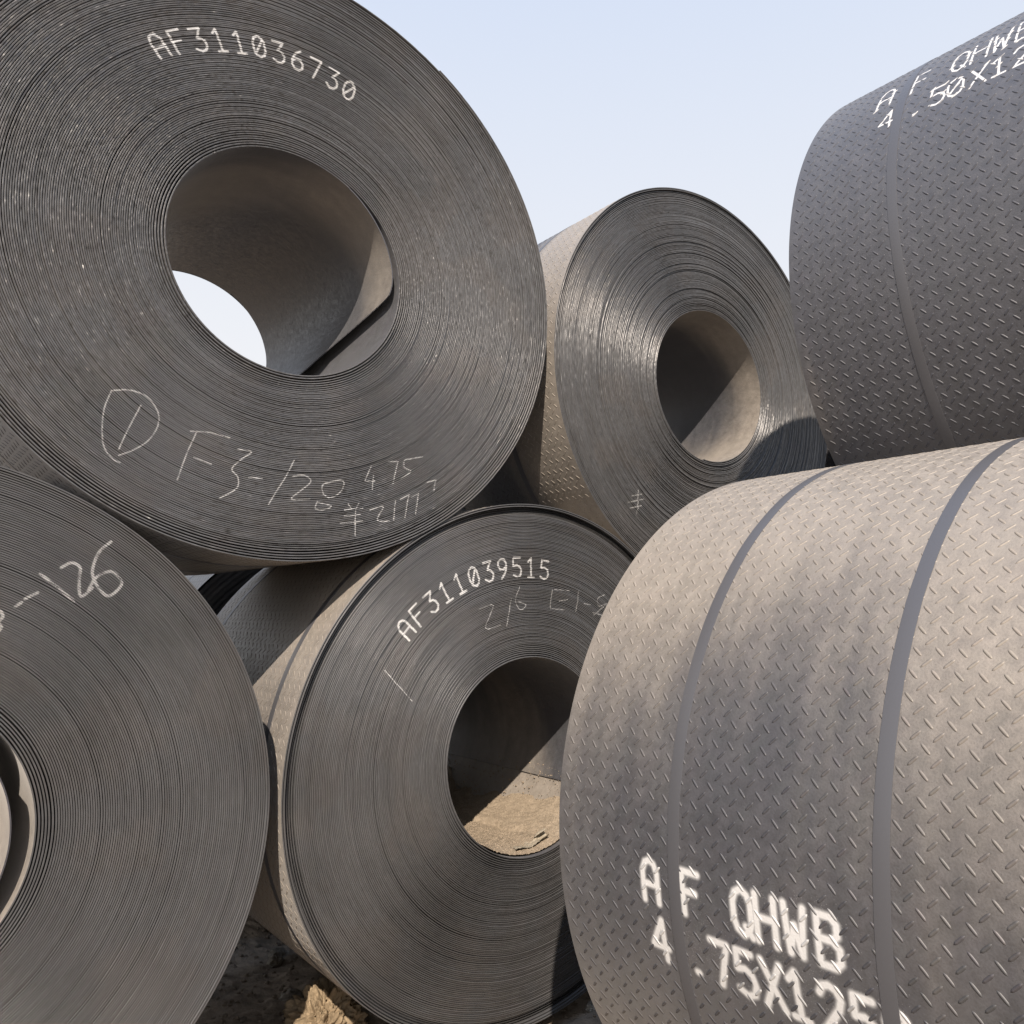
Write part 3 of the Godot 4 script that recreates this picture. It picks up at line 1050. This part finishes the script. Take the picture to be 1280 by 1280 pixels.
# a dry curled scrap at the mouth of the same bore
func build_scrap() -> void:
	var P := PackedVector3Array()
	var N := PackedVector3Array()
	var C := PackedColorArray()
	var I := PackedInt32Array()
	var nu := 34
	var nv := 16
	var thick := 0.0012
	var r := BORE * 0.981 + 0.006
	var at := func(i: int, j: int) -> Vector3:
		# b runs from the front edge to the back; the right end has rolled up
		var a := float(i) / nu
		var b := float(j) / nv
		var x := -0.075 + a * 0.165 + 0.006 * sin(b * 5.0)
		var roll := smoothstep(0.66, 0.80, a)
		var wide := 0.062 + 0.016 * sin(a * 7.0) + 0.01 * noise.get_noise_2d(a * 4.0, 3.0)
		var z := -0.040 - b * wide
		var y := 0.004 + 0.007 * (1.0 - b) * (0.5 + 0.5 * sin(a * 11.0)) + 0.004 * noise.get_noise_2d(a * 6.0, b * 3.0)
		var turn := lerpf(-1.2, 3.6, b)
		z = lerpf(z, -0.062 - 0.017 * sin(turn) * (1.3 - 0.3 * a), roll)
		y = lerpf(y, 0.019 - 0.016 * cos(turn), roll)
		return Vector3(x, y - sqrt(r * r - (x + 0.045) * (x + 0.045)) + r, z)
	for side in 2:
		var base := P.size()
		for i in nu + 1:
			for j in nv + 1:
				var du: Vector3 = at.call(mini(i + 1, nu), j) - at.call(maxi(i - 1, 0), j)
				var dv: Vector3 = at.call(i, mini(j + 1, nv)) - at.call(i, maxi(j - 1, 0))
				var q := dv.cross(du).normalized() * (1.0 if side == 0 else -1.0)
				var p: Vector3 = at.call(i, j)
				P.append(p + q * thick * 0.5)
				N.append(q)
				var k := 0.9 + 0.25 * noise.get_noise_2d(i * 0.4, j * 0.5)
				C.append(Color(0.68 * k, 0.60 * k, 0.47 * k))
		for i in nu:
			for j in nv:
				var v := base + i * (nv + 1) + j
				quad(P, N, I, v, v + nv + 1, v + nv + 2, v + 1)
	var mesh := ArrayMesh.new()
	grid_mesh(mesh, P, N, C, PackedVector2Array(), I)
	var s := MeshInstance3D.new()
	s.name = "paper_scrap"
	s.mesh = mesh
	var m := earth_material(9.0)
	m.roughness = 0.8
	s.material_override = m
	s.position = Vector3(2.035 + 0.045, -0.5484 + EYE - r + 0.019, -2.6036)
	s.set_meta("label", "curled pale scrap of paper lying on the sand at the mouth of the bore")
	s.set_meta("category", "paper scrap")
	add_child(s)


func lump(radius: Vector3, sd: int, rough: float, tone: Color, rings := 40) -> ArrayMesh:
	var P := PackedVector3Array()
	var N := PackedVector3Array()
	var C := PackedColorArray()
	var I := PackedInt32Array()
	var cols := rings * 2
	var at := func(i: int, j: int) -> Vector3:
		var th := PI * i / rings
		var ph := TAU * (j % cols) / cols
		var n := Vector3(sin(th) * cos(ph), cos(th), sin(th) * sin(ph))
		var k := 1.0 + rough * (noise.get_noise_3dv(n * 1.6 + Vector3(sd * 9.0, 0, 0)) * 1.2 + 0.55 * absf(fine.get_noise_3dv(n * 3.6 + Vector3(0, sd * 5.0, 0))) + 0.2 * fine.get_noise_3dv(n * 7.0) + 0.07 * fine.get_noise_3dv(n * 15.0))
		return n * radius * k
	for i in rings + 1:
		for j in cols + 1:
			P.append(at.call(i, j))
			var a: Vector3 = at.call(mini(i + 1, rings), j) - at.call(maxi(i - 1, 0), j)
			var b: Vector3 = at.call(i, j + 1) - at.call(i, j - 1 + cols)
			var q := a.cross(b)
			q = q.normalized() if q.length() > 1e-12 else Vector3(0, 1 if i == 0 else -1, 0)
			N.append(q if q.dot(P[-1]) > 0 else -q)
			var k := 1.0 + 0.3 * fine.get_noise_3dv(P[-1] / radius.x * 6.0) + 0.2 * noise.get_noise_3dv(P[-1] / radius.x * 2.0)
			C.append(Color(tone.r * k, tone.g * k, tone.b * k))
	for i in rings:
		for j in cols:
			var v := i * (cols + 1) + j
			quad(P, N, I, v, v + cols + 1, v + cols + 2, v + 1)
	var mesh := ArrayMesh.new()
	grid_mesh(mesh, P, N, C, PackedVector2Array(), I)
	return mesh


func build_clod() -> void:
	var s := MeshInstance3D.new()
	s.name = "earth_clod"
	s.mesh = lump(Vector3(0.115, 0.118, 0.11), 4, 0.55, Color(0.50, 0.39, 0.26), 90)
	s.material_override = earth_material(8.0)
	s.position = Vector3(1.435, 0.02, -3.08)
	s.set_meta("label", "sunlit crumbly clod of yellow earth on the ground between the two lower coils")
	s.set_meta("category", "clod")
	add_child(s)


func build_stones() -> void:
	var meshes := []
	for k in 4:
		meshes.append(lump(Vector3(0.030, 0.018, 0.024), 20 + k, 0.5, [Color(0.34, 0.29, 0.23), Color(0.42, 0.37, 0.31), Color(0.27, 0.23, 0.19), Color(0.38, 0.33, 0.26)][k], 12))
	var mat := earth_material(12.0)
	var pale := MeshInstance3D.new()
	pale.name = "pale_stone"
	pale.mesh = lump(Vector3(0.028, 0.018, 0.022), 31, 0.5, Color(0.5, 0.46, 0.4), 16)
	pale.material_override = mat
	pale.position = Vector3(2.36, ground_height(2.36, -2.62) + 0.008, -2.62)
	pale.set_meta("label", "small pale stone at the foot of the centre coil beside the sprayed coil")
	pale.set_meta("category", "stone")
	add_child(pale)
	rng.seed = 99
	for k in 24:
		var x := rng.randf_range(1.0, 1.75)
		var z := rng.randf_range(-4.3, -2.9)
		var o := MeshInstance3D.new()
		o.name = numbered("loose_stone")
		o.mesh = meshes[k % 4]
		o.material_override = mat
		o.position = Vector3(x, ground_height(x, z) + 0.004, z)
		o.rotation.y = rng.randf() * TAU
		o.scale = Vector3.ONE * (0.4 + 1.5 * pow(rng.randf(), 3.0))
		o.set_meta("label", "small loose stone on the shaded earth between the two lower coils")
		o.set_meta("category", "stone")
		o.set_meta("group", "loose stones between the lower coils")
		add_child(o)
	# fine grit that nobody could count
	var mm := MultiMesh.new()
	mm.transform_format = MultiMesh.TRANSFORM_3D
	mm.mesh = lump(Vector3(0.006, 0.004, 0.005), 41, 0.5, Color(0.38, 0.31, 0.24), 5)
	mm.instance_count = 2600
	for k in 2600:
		var x := rng.randf_range(0.6, 3.2)
		var z := rng.randf_range(-5.0, -2.2)
		mm.set_instance_transform(k, Transform3D(Basis(Vector3.UP, rng.randf() * TAU).scaled(Vector3.ONE * rng.randf_range(0.4, 1.8)), Vector3(x, ground_height(x, z) + 0.001, z)))
	var grit := MultiMeshInstance3D.new()
	grit.name = "gravel"
	grit.multimesh = mm
	grit.material_override = mat
	grit.set_meta("label", "fine grit scattered on the earth under the coils")
	grit.set_meta("category", "gravel")
	grit.set_meta("kind", "stuff")
	add_child(grit)
